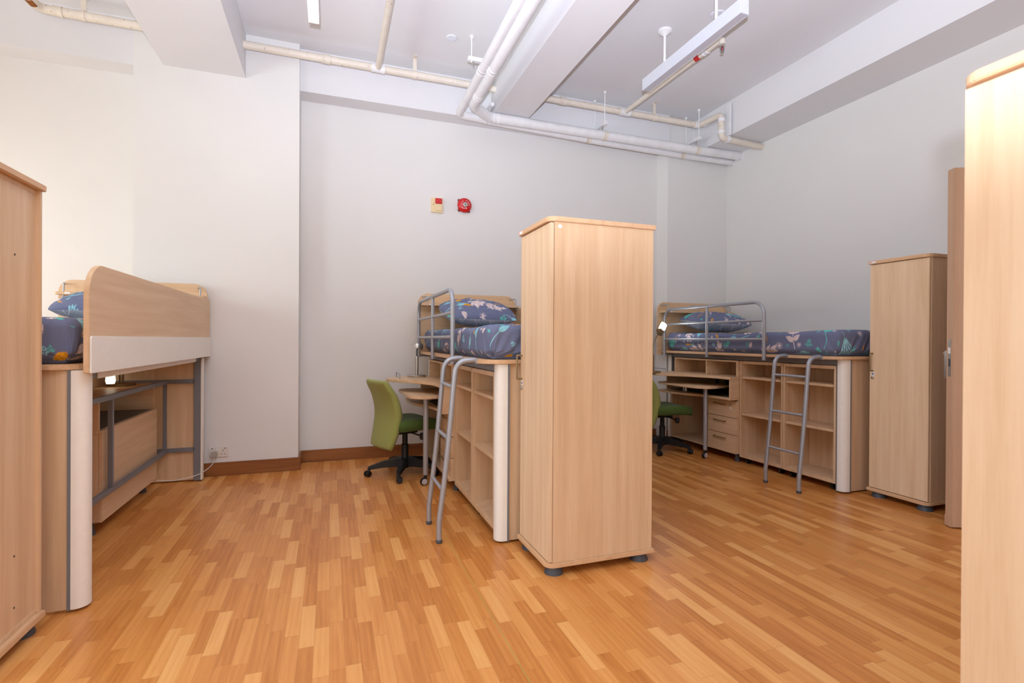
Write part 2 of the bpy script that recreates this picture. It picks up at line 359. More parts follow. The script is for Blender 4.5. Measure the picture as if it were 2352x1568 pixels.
# ------------------------------------------------------------------ printed cloth
SLATE, INK = srgb(116, 123, 152), srgb(30, 32, 44)
PINK, TEAL, SKY, AMBER = srgb(238, 220, 220), srgb(104, 196, 188), srgb(150, 212, 226), srgb(236, 166, 48)
class Print:
    """leaf print painted on cloth points: every motif is a few leaves and strokes in the cloth's own plane"""
    def __init__(s, P): s.P = P; s.C = np.tile(np.array(SLATE[:3]), (len(P), 1)); s.order = None
    def near(s, c, r):
        d = s.P - c; return np.nonzero((np.abs(d[:, 0]) < r) & (np.abs(d[:, 1]) < r))[0]
    def leaf(s, idx, a, ang, L, Wd, col, vein=True):
        d = s.P[idx] - a; ca, sa = math.cos(ang), math.sin(ang)
        x = (d[:, 0]*ca + d[:, 1]*sa)/L; y = -d[:, 0]*sa + d[:, 1]*ca
        ok = (x > 0) & (x < 1); xx = np.clip(x, 0, 1)
        wd = Wd*np.sin(PI*xx**.8)**.8
        m = ok & (np.abs(y) < wd); s.C[idx[m]] = col[:3]
        if vein:
            v = m & ((np.abs(y) < .0013) | (np.abs(np.abs(y)-wd*.5) < .0009)) & (x < .9); s.C[idx[v]] = np.array(col[:3])*.42
    def stroke(s, idx, pts, wd, col):
        q = np.array(spline(pts, 5))
        for a, b in zip(q[:-1], q[1:]):
            ab = b-a; t = np.clip(((s.P[idx]-a) @ ab)/max(ab @ ab, 1e-9), 0, 1)
            dd = np.linalg.norm(s.P[idx] - (a + t[:, None]*ab), axis=1); s.C[idx[dd < wd]] = col[:3]
    def motif(s, c, ang, kind, k=1.0):
        c = np.array(c); idx = s.near(c, .2*k)
        if not len(idx): return
        ca, sa = math.cos(ang), math.sin(ang)
        W = lambda x, y: c + k*np.array((x*ca-y*sa, x*sa+y*ca))
        if kind == 0:                                    # big pale branch
            s.stroke(idx, [W(-.11, 0), W(-.03, .004), W(.06, .0)], .0026*k, PINK)
            for (x, a, L) in ((-.06, .9, .075), (-.055, -.95, .06), (0, .7, .08), (.0, -.6, .07), (.045, .35, .09), (.05, -.25, .07)):
                s.leaf(idx, W(x, 0), ang+a, L*k, .017*k, PINK)
        elif kind == 1:                                  # fan with trailing stem
            s.stroke(idx, [W(.03, 0), W(0, .004), W(-.05, -.02), W(-.1, -.015)], .0024*k, TEAL)
            for i in range(7): s.leaf(idx, W(.0, 0), ang-.75+.25*i, .07*k, .0085*k, TEAL, False)
        elif kind == 2:                                  # trailing strands
            for i in range(5):
                s.stroke(idx, [W(0, 0), W(.03, (i-2)*.010), W(.09, (i-2)*.021), W(.13, (i-2)*.019)], (.0052-.0006*abs(i-2))*k, SKY)
            s.stroke(idx, [W(0, 0), W(-.05, .006)], .0024*k, SKY)
        elif kind == 3:                                  # paw-like flower
            cc = TEAL if random.random() < .5 else SKY
            for i in range(12): s.leaf(idx, W(-.003*math.cos(i*.52), -.003*math.sin(i*.52)), ang+i*.5236, .017*k, .0062*k, cc, False)
            s.leaf(idx, W(-.006, 0), ang, .012*k, .005*k, SLATE, False)
            for i in range(4): s.leaf(idx, W(.018*math.cos(-.7+.5*i), .018*math.sin(-.7+.5*i)), ang-.7+.5*i, .02*k, .005*k, cc, False)
        elif kind == 4:                                  # amber sprig
            s.stroke(idx, [W(-.05, .006), W(-.01, -.004), W(.05, 0)], .0018*k, AMBER)
            for i in range(5): s.leaf(idx, W(-.012+.011*i, -.003), ang+1.15, .02*k, .0046*k, AMBER, False)
        elif kind == 5:                                  # leaf on a long stem
            s.leaf(idx, W(.02, .01), ang+.2, .085*k, .02*k, SKY)
            s.stroke(idx, [W(.02, .01), W(-.02, -.005), W(-.10, -.05)], .003*k, SKY)
        elif kind == 6:                                  # little twig
            s.stroke(idx, [W(-.045, 0), W(.03, 0)], .002*k, TEAL)
            for i in range(3):
                s.leaf(idx, W(-.015+.018*i, 0), ang+.8, .026*k, .0065*k, TEAL, False); s.leaf(idx, W(-.015+.018*i, 0), ang-.8, .026*k, .0065*k, TEAL, False)
        elif kind == 7:                                  # dandelion head
            for i in range(14):
                a = i*2*PI/14; s.stroke(idx, [W(.006*math.cos(a), .006*math.sin(a)), W(.026*math.cos(a), .026*math.sin(a))], .0011*k, PINK)
            s.leaf(idx, W(-.006, 0), ang, .012*k, .006*k, PINK, False)
        elif kind == 8: s.leaf(idx, W(-.03, 0), ang, .06*k, .021*k, AMBER)
        elif kind == 9: s.leaf(idx, W(-.02, 0), ang, .045*k, .014*k, PINK)
        elif kind == 10:                                 # pale sprig
            s.stroke(idx, [W(-.06, -.004), W(.06, .004)], .0018*k, PINK)
            for i in range(5): s.leaf(idx, W(-.035+.015*i, -.001), ang+1.0, .022*k, .006*k, PINK, False)
    def scatter(s, box, seed, step=.18):
        random.seed(seed); x0, x1, y0, y1 = box; last = -1; j = 0; y = y0
        while y < y1:
            x = x0 + (step*.5 if j % 2 else 0)
            while x < x1:
                k = random.choice([0, 0, 1, 1, 2, 3, 3, 4, 5, 5, 6, 7, 8, 9, 10])
                if k == last: k = (k+3) % 11
                last = k
                s.motif((x+random.uniform(-.03, .03), y+random.uniform(-.025, .025)), random.uniform(0, 2*PI), k, random.uniform(1.05, 1.4))
                x += step
            for x in np.arange(x0, x1, step*.8):
                s.motif((x+random.uniform(0, step), y+step*.43+random.uniform(-.02, .02)), random.uniform(0, 6.28), random.choice([3, 4, 6, 9, 7]), random.uniform(.6, .9))
            y += step*.86; j += 1
def set_print(me, C):
    a = me.color_attributes.new('print', 'FLOAT_COLOR', 'POINT')
    a.data.foreach_set('color', np.concatenate([C, np.ones((len(C), 1))], 1).astype(np.float32).ravel())
def mattress_mesh(name, a, b, c, r, step, seed):
    """rounded mattress in a fitted sheet, half sizes a, b, c, sheet gathered at the short ends"""
    V = []; F = []; UV = []
    def face(nu, nv, fn):
        n0 = len(V)
        for j in range(nv+1):
            for i in range(nu+1):
                p, uv = fn(i/nu*2-1, j/nv*2-1); V.append(p); UV.append(uv)
        for j in range(nv):
            for i in range(nu):
                k = n0+j*(nu+1)+i; F.append((k, k+1, k+nu+2, k+nu+1))
    N = lambda d: max(4, int(2*d/step))
    face(N(a), N(b), lambda s, t: ((s*a, t*b, c), (s*a, t*b)))
    face(N(b), N(c), lambda s, t: ((-a, -s*b, t*c), (-a-(c-t*c), -s*b)))
    face(N(b), N(c), lambda s, t: ((a, s*b, t*c), (a+(c-t*c), s*b)))
    face(N(a), N(c), lambda s, t: ((s*a, -b, t*c), (s*a, -b-(c-t*c))))
    face(N(a), N(c), lambda s, t: ((-s*a, b, t*c), (-s*a, b+(c-t*c))))
    face(N(a)//4, N(b)//4, lambda s, t: ((-s*a, t*b, -c), (9, 9)))
    P = np.array(V); UV = np.array(UV)
    inn = np.clip(P, [-a+r, -b+r, -c+r], [a-r, b-r, c-r]); D = P-inn; L = np.linalg.norm(D, axis=1, keepdims=True); Q = inn + D/np.maximum(L, 1e-9)*r
    flat_ = (L[:, 0] < r*.999); Q[L[:, 0] < 1e-6] = P[L[:, 0] < 1e-6]
    # soft sag and sheet folds
    x, y, z = P.T
    top = np.clip((z+c)/(2*c), 0, 1)
    Q[:, 2] += top*(.012*np.sin(x*3.1+seed)*np.cos(y*2.3) + .004*np.sin(y*9+x*5))
    nrm = D/np.maximum(L, 1e-9)
    side = np.hypot(nrm[:, 0], nrm[:, 1])
    endness = np.clip((np.abs(y)-(b-.28))/.28, 0, 1); low = np.clip((c*.9-z)/(1.6*c), 0, 1)
    fold = (.0026*np.sin((x*nrm[:, 1]**2 + y*nrm[:, 0]**2)*104 + 9*low + 2*np.sin(x*13)) + .0028*np.sin(x*47+y*39+5*low+1.5*np.sin(y*17)))*endness*(.25+low)
    fold += .0035*np.sin(y*23+z*18)*side*low*.6
    tuck = -.03*np.clip((-z-.45*c)/(.55*c), 0, 1)**1.5
    Q[:, :2] += nrm[:, :2]*(fold+tuck)[:, None]
    pr = Print(UV); pr.scatter((-a-2*c, a+2*c, -b-2*c, b+2*c), seed)
    me = bpy.data.meshes.new(name); me.from_pydata(Q.tolist(), [], F)
    set_print(me, pr.C)
    bm = bmesh.new(); bm.from_mesh(me); bmesh.ops.recalc_face_normals(bm, faces=bm.faces)
    for f in bm.faces: f.smooth = True
    bm.to_mesh(me); bm.free()
    me.materials.append(M['print']); return me
def pillow_mesh(name, a, b, h, seed, n=150):
    V = []; UV = []; F = []
    m = int(n*b/a)
    lo = srgb(168, 172, 184)
    for sgn in (1, -1):
        n0 = len(V)
        for j in range(m+1):
            for i in range(n+1):
                s, t = math.sin((i/n*2-1)*PI/2), math.sin((j/m*2-1)*PI/2)
                pin = 1-.07*(abs(s)**3)*(1-abs(t)**2) ; pin2 = 1-.12*(abs(t)**2.5)
                X, Y = s*a*(1-.06*(1-abs(s)**2)*0)*pin2*1.0, t*b*pin
                prof = max(0, (1-abs(s)**2.6))**.55*max(0, (1-abs(t)**2.4))**.55
                wr = .004*math.sin(s*17+t*9+seed)*prof + .003*math.sin(t*31-s*11)*prof
                V.append((X, Y, sgn*h*prof+wr)); UV.append((X, Y+ (0 if sgn > 0 else 5)))
        for j in range(m):
            for i in range(n):
                k = n0+j*(n+1)+i; q = (k, k+1, k+n+2, k+n+1); F.append(q if sgn > 0 else q[::-1])
    UV = np.array(UV); pr = Print(UV); pr.scatter((-a, a, -b, b), seed, .165)
    edge = np.arange(len(UV)) % ((n+1)*(m+1)); ej, ei = edge//(n+1), edge % (n+1)
    und = (UV[:, 1] > 2) & (ei > 0) & (ei < n) & (ej > 0) & (ej < m); rim = (UV[:, 1] > 2) & ~und; pr.C[rim] = pr.C[:(n+1)*(m+1)][edge[rim]]; pr.C[und] = lo[:3]
    U2 = UV[und]; zz = (np.abs(((U2[:, 0]*7 + .5*(np.abs((U2[:, 1]*9) % 2-1))) % 1)-.5) < .02) | (np.abs(((U2[:, 0]*7 - .5*(np.abs((U2[:, 1]*9) % 2-1))) % 1)-.5) < .02)
    cc = pr.C[und]; cc[zz] = srgb(222, 224, 230)[:3]; pr.C[und] = cc
    me = bpy.data.meshes.new(name); me.from_pydata(V, [], F); set_print(me, pr.C)
    bm = bmesh.new(); bm.from_mesh(me); bmesh.ops.remove_doubles(bm, verts=bm.verts, dist=.0005)
    for f in bm.faces: f.smooth = True
    bmesh.ops.recalc_face_normals(bm, faces=bm.faces); bm.to_mesh(me); bm.free()
    me.materials.append(M['print']); return me

# ------------------------------------------------------------------ loft beds (origin: floor under the front left edge of the bed board)
PT, PB = 1.10, 1.075                     # top and underside of the bed board
def loft_bed(loc, label, guard, rail_shift=0.0, head_u=-.01, head_w=1.04):
    L = 2.295; W = 1.014
    b = thing('loft_bed', loc, label, 'bed', 'loft beds with furniture below')
    MB().prism(rrect(0, W, 0, L, (.13, .13, 0, 0)), PB, PT).build('bed_board', M['edge'], b, .003)
    # frame under the board
    for (u, n) in ((.10, 0), (.955, 1)):
        MB().box(u, u+.03, .085, 2.22, 1.028, PB).build('side_beam', M['grey'], b, .002)
    MB().box(.985, .99, .2, 2.08, 1.024, PB-.003).build('beam_cover', M['cream'], b, .001)
    MB().box(.178, .951, .056, .08, 1.035, PB).build('end_beam', M['grey'], b)
    def post(u0, u1, v0, v1, r, front):
        p = MB().box(u0+.022, u1-.022, v0+.024, v1-.01, .008, PB).box(u0+.003, u1-.003, v1-.012, v1, .008, PB).build('corner_post', M['grey'], b, .001) if front else MB().box(u0+.004, u1-.004, v0+.012, v1, .008, PB).build('corner_post', M['grey'], b, .002)
        if front:
            MB().prism(rrect(u0, u1, v0, v1-.012, r), .014, PB-.002).build('post_cover', M['cream'], p, .0)
        else:
            MB().prism(rrect(u0-.002 if u0 < .5 else u1-.012, u0+.012 if u0 < .5 else u1+.002, v0+.005, v1, .003), .014, 1.05).build('post_cover', M['cream'], p, .0)
        return p
    post(.095, .162, .018, .09, (.045, .0, 0, 0), True); post(.955, 1.012, .018, .09, (0, .045, 0, 0), True)
    post(.095, .15, 2.215, 2.275, 0, False); post(.94, 1.008, 2.215, 2.275, 0, False)
    ep = MB().box(.174, .943, .026, .05, .012, PB-.001).build('end_panel', M['wood_v'], b, .002)
    for u in (.163, .942): MB().box(u, u+.012, .016, .052, .01, PB-.001).build('trim_strip', M['grey'], ep, .002)
    MB().box(.15, .94, 2.25, 2.27, .012, PB-.03).build('head_end_panel', M['wood_v'], b, .002)
    # brace frame behind the desk
    for z0, z1 in ((.835, .868), (.255, .29)):
        t = MB().box(.735, .76, .10, 2.225, z0, z1).box(.15, .94, 2.225, 2.25, z0, z1).box(.735, .955, .06, .085, z0, z1).build('brace_tube', M['grey'], b, .003)
    for v in (1.06, 2.16): MB().box(.735, .76, v, v+.03, .29, .835).build('brace_upright', M['grey'], b, .003)
    # headboard with shelf and rods
    hb = MB().prism(rrect(head_u, head_u+head_w, 1.05, 1.685, (.015, .015, .1, .1), 8), L, L+.022, 'y').build('headboard', M['wood_x'], b, .002)
    sh = MB().prism(rrect(head_u+.02, head_u+head_w, L-.125, L, (.02, .035, 0, 0)), 1.555, 1.578).build('headboard_shelf', M['wood_x'], b, .002)
    MB().box(head_u+.09, head_u+.125, L-.1265, L-.125, 1.56, 1.574).build('sticker', M['white'], sh)
    for u in (head_u+.075, head_u+head_w*.5, head_u+head_w-.03):
        MB().tube(fillet([(u-.035, L, 1.648), (u-.012, L-.07, 1.648), (u, L-.095, 1.648), (u, L-.105, 1.54)], .02), .006, 10).build('shelf_rod', M['silver'], b)
    # guard panel on the far side
    if guard:
        MB().prism(rrect(-.025, 2.355, PB-.012, 1.553, (0.005, 0, .01, .15), 10), W+.001, W+.022, 'x').build('guard_panel', M['wood_y'], b, .002)
        MB().prism(rrect(-.02, 2.355, PB-.014, 1.226, (.004, .004, .004, .012)), W+.0225, W+.03, 'x').build('guard_fascia', M['cream'], b, .0015)
    else:
        MB().box(W-.02, W, .1, 2.28, PT+.0005, 1.325).build('guard_panel', M['wood_y'], b, .002)
    # safety rail on the open side
    s0, s1, sm = .715+rail_shift, 2.2+rail_shift, 1.472+rail_shift; ru = -.018
    r = .0165
    rail = MB().tube(fillet([(ru, s0, 1.045), (ru, s0, 1.585), (ru, s1, 1.585), (ru, s1, 1.045)], .12, 8), r, 14).build('safety_rail', M['silver'], b)
    MB().tube([(ru, sm, 1.05), (ru, sm, 1.582)], .0145).build('rail_upright', M['silver'], rail)
    for z in (1.237, 1.412): MB().tube([(ru, s0, z), (ru, s1, z)], .0125).build('rail_bar', M['silver'], rail)
    for s in (s0, sm, s1): MB().box(ru-.01, .10, s-.013, s+.013, 1.05, 1.07).build('rail_bracket', M['grey'], rail, .002)
    # ladder hooked on the board
    lad = bpy.data.objects.new('ladder', None); COL.objects.link(lad); lad.parent = b
    prof = spline([(-.222, .012), (-.222, .11), (-.218, .16), (-.185, .43), (-.155, .74), (-.132, 1.0), (-.118, 1.055), (-.085, 1.085), (-.03, 1.094), (-.004, 1.094)], 4)
    for v in (.155, .488):
        st = MB().tube([(u, v, z) for (u, z) in prof], .0165, 14).build('stile', M['silver'], lad)
        MB().lathe([(.018, 0), (.0195, .006), (.0195, .016), (.017, .022)], (-.222, v, 0), 16).build('foot_cap', M['dark'], lad)
        MB().box(-.006, .02, v-.022, v+.022, 1.072, 1.104).build('hook', M['silver'], lad, .003)
    for z, u in ((.93, -.138), (.62, -.167), (.31, -.2)):
        MB().tube([(u, .155, z), (u, .488, z)], .0115).build('rung', M['silver'], lad)
    return b
MIDO, RGTO, LFTO = (.84, 2.87, 0), (3.77, 2.93, 0), (-2.036, 2.76, 0)
loft_bed(MIDO, 'beech loft bed with silver rail, standing behind the tall middle wardrobe', True)
loft_bed(RGTO, 'beech loft bed along the right wall beside the right wardrobe', False, 0, -.045, 1.035)
loft_bed(LFTO, 'loft bed at left showing its tall wooden guard panel and open grey brace frame', True, -.28, -.014, 1.04)
for (O, lab, seed, step, plab, rot) in (
        (MIDO, 'mattress in leaf-print sheet on the middle loft bed', 11, .0036, 'leaf-print pillow against the middle headboard', (.3, .02, .03)),
        (RGTO, 'mattress in leaf-print sheet on the loft bed at the right wall', 5, .0036, 'leaf-print pillow on the loft bed at the right wall', (.1, .03, -.1)),
        (LFTO, 'mattress in leaf-print sheet seen end-on beside the tall guard panel', 23, .005, 'leaf-print pillow behind the tall wooden guard panel at left', (.2, 0, 0))):
    me = mattress_mesh('mattress', .455, 1.105, .103, .05, step, seed)
    o = bpy.data.objects.new('mattress', me); COL.objects.link(o)
    o.location = (O[0]+.50, O[1]+1.145, PT+.104); tag(o, lab, 'mattress', 'mattresses on the loft beds')
    me = pillow_mesh('pillow', .36, .25, .112, seed+40)
    o = bpy.data.objects.new('pillow', me); COL.objects.link(o)
    o.location = (O[0]+.50, O[1]+1.91, PT+.104*2+.114+.2*rot[0]); o.rotation_euler = rot
    if O is RGTO: o.location.x -= .03
    tag(o, plab, 'pillow', 'pillows on the loft beds')

# ------------------------------------------------------------------ bookcases under the beds
BT = 1.022
def bookcase(loc, width, label):
    b = thing('bookcase', loc, label, 'bookcase', 'open bookcases under the loft beds')
    d = .48; t = .02; z0 = .062
    MB().box(0, d, 0, t, z0, BT).box(0, d, width-t, width, z0, BT).box(0, d, t, width-t, BT-.028, BT).box(0, d, t, width-t, z0, z0+.03).build('carcass', M['wood_v'], b, .0015)
    MB().box(.30, .312, t, width-t, z0+.03, BT-.028).build('back_panel', M['wood_v'], b)
    for z in (.845, .478): MB().box(.008, .30, t+.0005, width-t-.0005, z, z+.021).build('shelf', M['wood_y'], b, .0015)
    for (u, v) in ((.06, .06), (.06, width-.06), (d-.06, .06), (d-.06, width-.06)):
        MB().lathe([(.012, -.014), (.03, -.012), (.031, 0), (.03, .012), (.012, .014)], (u, v, .031), 16, Matrix.Rotation(PI/2, 3, 'X')).box(u-.016, u+.016, v-.012, v+.012, .05, z0).build('castor', M['black'], b)
    return b
for (O, n0, n1) in ((MIDO, 'bookcase under the middle bed, next to the white end post', 'bookcase under the middle bed, next to its desk drawers'),
                    (RGTO, 'bookcase under the right bed, beside the white corner post', 'bookcase under the right bed, between drawers and the other bookcase')):
    bookcase((O[0]+.10, O[1]+.094, 0), .515, n0); bookcase((O[0]+.10, O[1]+.613, 0), .515, n1)
bookcase((LFTO[0]+.10, LFTO[1]+.50, 0), .525, 'bookcase under the left bed glimpsed behind the cream end post')

# ------------------------------------------------------------------ desks
def castor_into(mb, x, y, r, wd, ang):
    R = Matrix.Rotation(ang, 3, 'Z') @ Matrix.Rotation(PI/2, 3, 'X')
    mb.lathe([(r*.5, -wd), (r*.92, -wd*.95), (r, -wd*.6), (r, wd*.6), (r*.92, wd*.95), (r*.5, wd)], (x, y, r), 20, R)
def desk(loc, label):
    k = thing('desk', loc, label, 'desk', 'desks under the loft beds')
    LW = 1.05
    fr = spline([(-.02, .0), (-.022, .12), (-.035, .24), (-.075, .35), (-.135, .46), (-.225, .575), (-.315, .68), (-.355, .77), (-.345, .87), (-.29, .97), (-.2, 1.03), (-.08, LW)], 5)
    MB().prism(fr+[(.70, LW), (.70, 0)], .832, .857).build('desktop', M['wood_y'], k, .003)
    lo = spline([(-.012, .0), (-.012, .2), (-.045, .38), (-.115, .55), (-.15, .7), (-.16, .85), (-.15, LW)], 5)
    MB().prism(lo+[(.70, LW), (.70, 0)], .625, .648).build('lower_board', M['wood_y'], k, .003)
    MB().box(.02, .69, .03, LW-.03, .6485, .6505).build('dark_liner', M['board_dark'], k)
    MB().box(-.01, .70, 0, .02, .6485, .8315).build('side_panel', M['wood_x'], k, .0015)
    MB().box(.0, .70, LW-.02, LW, .6485, .8315).build('side_panel', M['wood_x'], k, .0015)
    MB().box(.06, .70, LW-.04, LW-.02, .107, .6245).build('leg_panel', M['wood_v'], k, .0015)
    MB().box(.055, .70, 0, LW-.02, .085, .1065).build('base_board', M['wood_y'], k, .0015)
    MB().box(.70, .718, 0, LW, .085, .648).build('back_board', M['wood_y'], k, .0015)
    # drawers
    MB().box(.092, .699, .0, .018, .107, .6245).box(.092, .699, .402, .42, .107, .6245).build('pedestal', M['wood_v'], k, .0015)
    for i, (z0, z1) in enumerate(((.105, .263), (.268, .436), (.441, .612))):
        q = MB().box(.072, .0915, .004, .416, z0, z1).build('drawer', M['wood_y'], k, .0015)
        zc = z1-.042
        MB().tube(fillet([(.072, .15, zc), (.05, .15, zc), (.05, .31, zc), (.072, .31, zc)], .006), .005, 10).build('handle', M['bronze'], q)
        if i == 2:
            MB().lathe([(.009, 0), (.009, .008)], (.072, .085, zc), 14, Matrix.Rotation(-PI/2, 3, 'Y')).build('lock', M['steel'], q)
            MB().box(.0705, .072, .076, .094, zc-.05, zc-.022).build('label', M['white'], q)
    # hutch on the desktop
    h = MB()
    for v in (0, .44, LW-.075): h.box(.075, .42, v, v+.018, .8575, 1.022)
    h.box(.075, .42, .018, .44, 1.006, 1.022).box(.075, .42, .458, LW-.075, 1.006, 1.022).box(.405, .42, .018, .44, .8575, 1.006).box(.405, .42, .458, LW-.075, .8575, 1.006)
    hu = h.build('hutch', M['wood_y'], k, .0015)
    MB().lathe([(.034, 0), (.034, .005), (.026, .007)], (.4048, .78, .925), 20, Matrix.Rotation(-PI/2, 3, 'Y')).build('cable_cap', M['black'], hu)
    # swivel table on its pivot and castor leg
    ol = spline([(.25, .28), (.05, .2), (-.07, .165), (-.15, .18), (-.21, .25), (-.228, .36), (-.235, .6), (-.24, .82), (-.215, .91), (-.14, .95), (.0, .93), (.25, .86)], 5)
    MB().prism(ol, .727, .749).build('swivel_table', M['wood_y'], k, .003)
    MB().lathe([(.03, .6505), (.03, .7265)], (.02, .72, 0), 20).build('pivot_post', M['steel'], k)
    lg = MB().lathe([(.0215, .085), (.0215, .7265)], (-.085, .27, 0), 18).build('table_leg', M['silver'], k)
    m = MB(); castor_into(m, -.1, .262, .031, .016, .25); m.lathe([(.012, .03), (.014, .085)], (-.085, .27, 0), 12).build('castor', M['black'], lg)
    m = MB(); m.lathe([(.024, 0), (.024, .004)], Vector((-.1, .262, .031)) + Matrix.Rotation(.25, 3, 'Z') @ Vector((0, -.015, 0)), 20, Matrix.Rotation(.25, 3, 'Z') @ Matrix.Rotation(PI/2, 3, 'X')).build('castor_disc', M['diff_off'], lg)
    # book stop at the end of the desktop
    MB().tube(fillet([(-.245, .72, .857), (-.245, .72, .905), (-.245, .96, .905), (-.245, .96, .857)], .012), .0055, 10).build('end_rail', M['silver'], k)
    for (u, v) in ((.13, .05), (.13, .98), (.64, .05), (.64, .98)):
        MB().lathe([(.028, 0), (.028, .008), (.022, .03), (.022, .085)], (u, v, 0), 18).build('foot', M['dark'], k)
    return k
desk((MIDO[0], MIDO[1]+1.135, 0), 'beech corner desk under the middle bed, behind the ladder')
desk((RGTO[0], RGTO[1]+1.135, 0), 'beech corner desk with three drawers under the right bed')
desk((LFTO[0], LFTO[1]+1.03, 0), 'beech desk under the left bed, seen from its back board')

# ------------------------------------------------------------------ office chairs
def chair(loc, yaw, spin, label):
    c = thing('office_chair', loc, label, 'chair', 'green swivel chairs', yaw)
    MB().lathe([(.036, .06), (.04, .09), (.04, .12), (.032, .135), (.032, .27), (.024, .275), (.024, .37)], (0, 0, 0), 20).build('gas_column', M['black'], c)
    base = bpy.data.objects.new('star_base', None); COL.objects.link(base); base.parent = c
    for i in range(5):
        a = spin - yaw + i*2*PI/5; ca, sa = math.cos(a), math.sin(a)
        V = []; prof = [(.02, .072, .15, .036), (.1, .075, .142, .032), (.2, .072, .125, .026), (.29, .062, .098, .02), (.325, .05, .085, .014)]
        for (r, z0, z1, hw) in prof:
            for (s, z) in ((-hw, z0), (-hw*.9, z1), (hw*.9, z1), (hw, z0)): V.append((r*ca-s*sa, r*sa+s*ca, z))
        F = [(j*4+q, j*4+(q+1) % 4, j*4+4+(q+1) % 4, j*4+4+q) for j in range(4) for q in range(4)]+[(0, 1, 2, 3), (16, 17, 18, 19)]
        MB().add(V, F).build('base_arm', M['black'], base, .004)
        m = MB(); x, y = .315*ca, .315*sa; t = a+.7+i
        for s in (-.014, .014):
            R = Matrix.Rotation(t, 3, 'Z') @ Matrix.Rotation(PI/2, 3, 'X'); cc = Vector((x, y, .027)) + Matrix.Rotation(t, 3, 'Z') @ Vector((.012, s, 0))
            m.lathe([(.012, -.011), (.025, -.01), (.027, 0), (.025, .01), (.012, .011)], cc, 18, R)
        m.lathe([(.01, .03), (.014, .052), (.01, .06)], (x, y, 0), 12)
        m.build('castor', M['black'], base)
    mech = MB().box(-.09, .1, -.06, .06, .37, .41).build('tilt_mechanism', M['black'], c, .006)
    MB().tube(fillet([(.02, -.06, .38), (.03, -.13, .375), (.06, -.2, .36)], .03), .007, 10).lathe([(.012, 0), (.024, .01), (.026, .05), (.018, .06)], (.06, -.2, .33), 14).build('lever', M['black'], mech)
    # seat
    def pad(fn, nu, nv, name, mat):
        V = []; F = []
        for sgn in (1, -1):
            n0 = len(V)
            for j in range(nv+1):
                for i in range(nu+1): V.append(fn(i/nu*2-1, j/nv*2-1, sgn))
            for j in range(nv):
                for i in range(nu):
                    k = n0+j*(nu+1)+i; q = (k, k+1, k+nu+2, k+nu+1); F.append(q if sgn > 0 else q[::-1])
        me = bpy.data.meshes.new(name); me.from_pydata(V, [], F); bm = bmesh.new(); bm.from_mesh(me)
        bmesh.ops.remove_doubles(bm, verts=bm.verts, dist=.0004); bmesh.ops.recalc_face_normals(bm, faces=bm.faces)
        for f in bm.faces: f.smooth = True
        bm.to_mesh(me); bm.free(); me.materials.append(mat)
        o = bpy.data.objects.new(name, me); COL.objects.link(o); o.parent = c; return o
    sq = lambda s, t, p: max(0, 1-abs(s)**p)**(1/p)*max(0, 1-abs(t)**p)**(1/p)
    def seat(s, t, g):
        e = sq(s, t, 7)
        rx = .235*(s if abs(s) < 1 else s); hw = .235-.02*(s+1)/2*0
        cr = 1-.10*(abs(t)**4)*(abs(s)**4)
        x = .035+rx*cr; y = hw*t*cr
        z = .462 + g*.05*e + (e*(.012*t*t-.004) if g > 0 else 0) - .05*max(0, s-.35)**2
        return (x, y, z)
    pad(seat, 30, 30, 'seat', M['green_dark'])
    BX = np.linspace(0, 1, 41); BY = [p[1] for p in spline([(0, -.25), (.25, -.21), (.45, -.188), (.7, -.222), (1, -.30)], 10)]
    def back(s, t, g):
        h = (t+1)/2; z = .265 + .6*h
        cx = float(np.interp(h, BX, BY)) + .022*s*s
        e = sq(s, t, 9); wd = .205*(1-.10*abs(2*h-1)**2+.03*math.sin(h*PI))
        tw = .035*(.75+.25*math.sin(h*PI))
        return (cx + g*tw*e, wd*s*(1-.05*abs(t)**6), z)
    pad(back, 26, 40, 'backrest', M['green'])
    MB().tube(fillet([(-.08, 0, .385), (-.2, 0, .385), (-.215, 0, .47)], .05), .014, 10).build('back_bracket', M['black'], c)
    return c
chair((.64, 4.69, 0), math.radians(22), PI, 'olive green swivel chair at the middle desk, backrest towards the camera')
chair((3.49, 4.80, 0), math.radians(-5), math.radians(228), 'green swivel chair at the right desk, half hidden behind the middle wardrobe')

# ------------------------------------------------------------------ desk lamps
def lamp(loc, rz, label, mat, neck, head, lit):
    l = thing('desk_lamp', loc, label, 'lamp', None, rz)
    MB().lathe([(.088, 0), (.09, .004), (.09, .016), (.084, .021), (.02, .023)], (0, 0, 0), 36).build('lamp_base', mat, l)
    MB().lathe([(.016, .0235), (.016, .185), (.013, .195), (.0085, .2)], (0, 0, 0), 20).build('stem', mat, l)
    MB().tube(spline(neck, 6), .0065, 10).build('gooseneck', M['dark'] if lit is None else mat, l)
    return l
z0 = .857
l = lamp((.785, 4.945, z0), 0, 'silver desk lamp switched off on the middle desk', M['steel'], [(0, 0, .2), (0, 0, .25), (.004, -.002, .285)], None, None)
R = Matrix.Rotation(math.radians(28), 3, 'Y') @ Matrix.Rotation(math.radians(12), 3, 'X')
hd = MB().lathe([(.014, .05), (.032, .044), (.047, .027), (.055, .004), (.056, -.008)], (.006, -.004, .292), 28, R).build('lamp_shade', M['steel'], l)
l = lamp((3.43, 4.9, z0), 0, 'lit bronze desk lamp on a curved neck on the right desk', M['bronze'], [(0, 0, .2), (-.004, 0, .26), (.012, 0, .34), (.05, 0, .41), (.085, 0, .445)], None, True)
ax = Vector((.5, 0, .86)).normalized(); Rl = Vector((0, 0, 1)).rotation_difference(ax).to_matrix()
c0 = Vector((.085, -.01, .445))
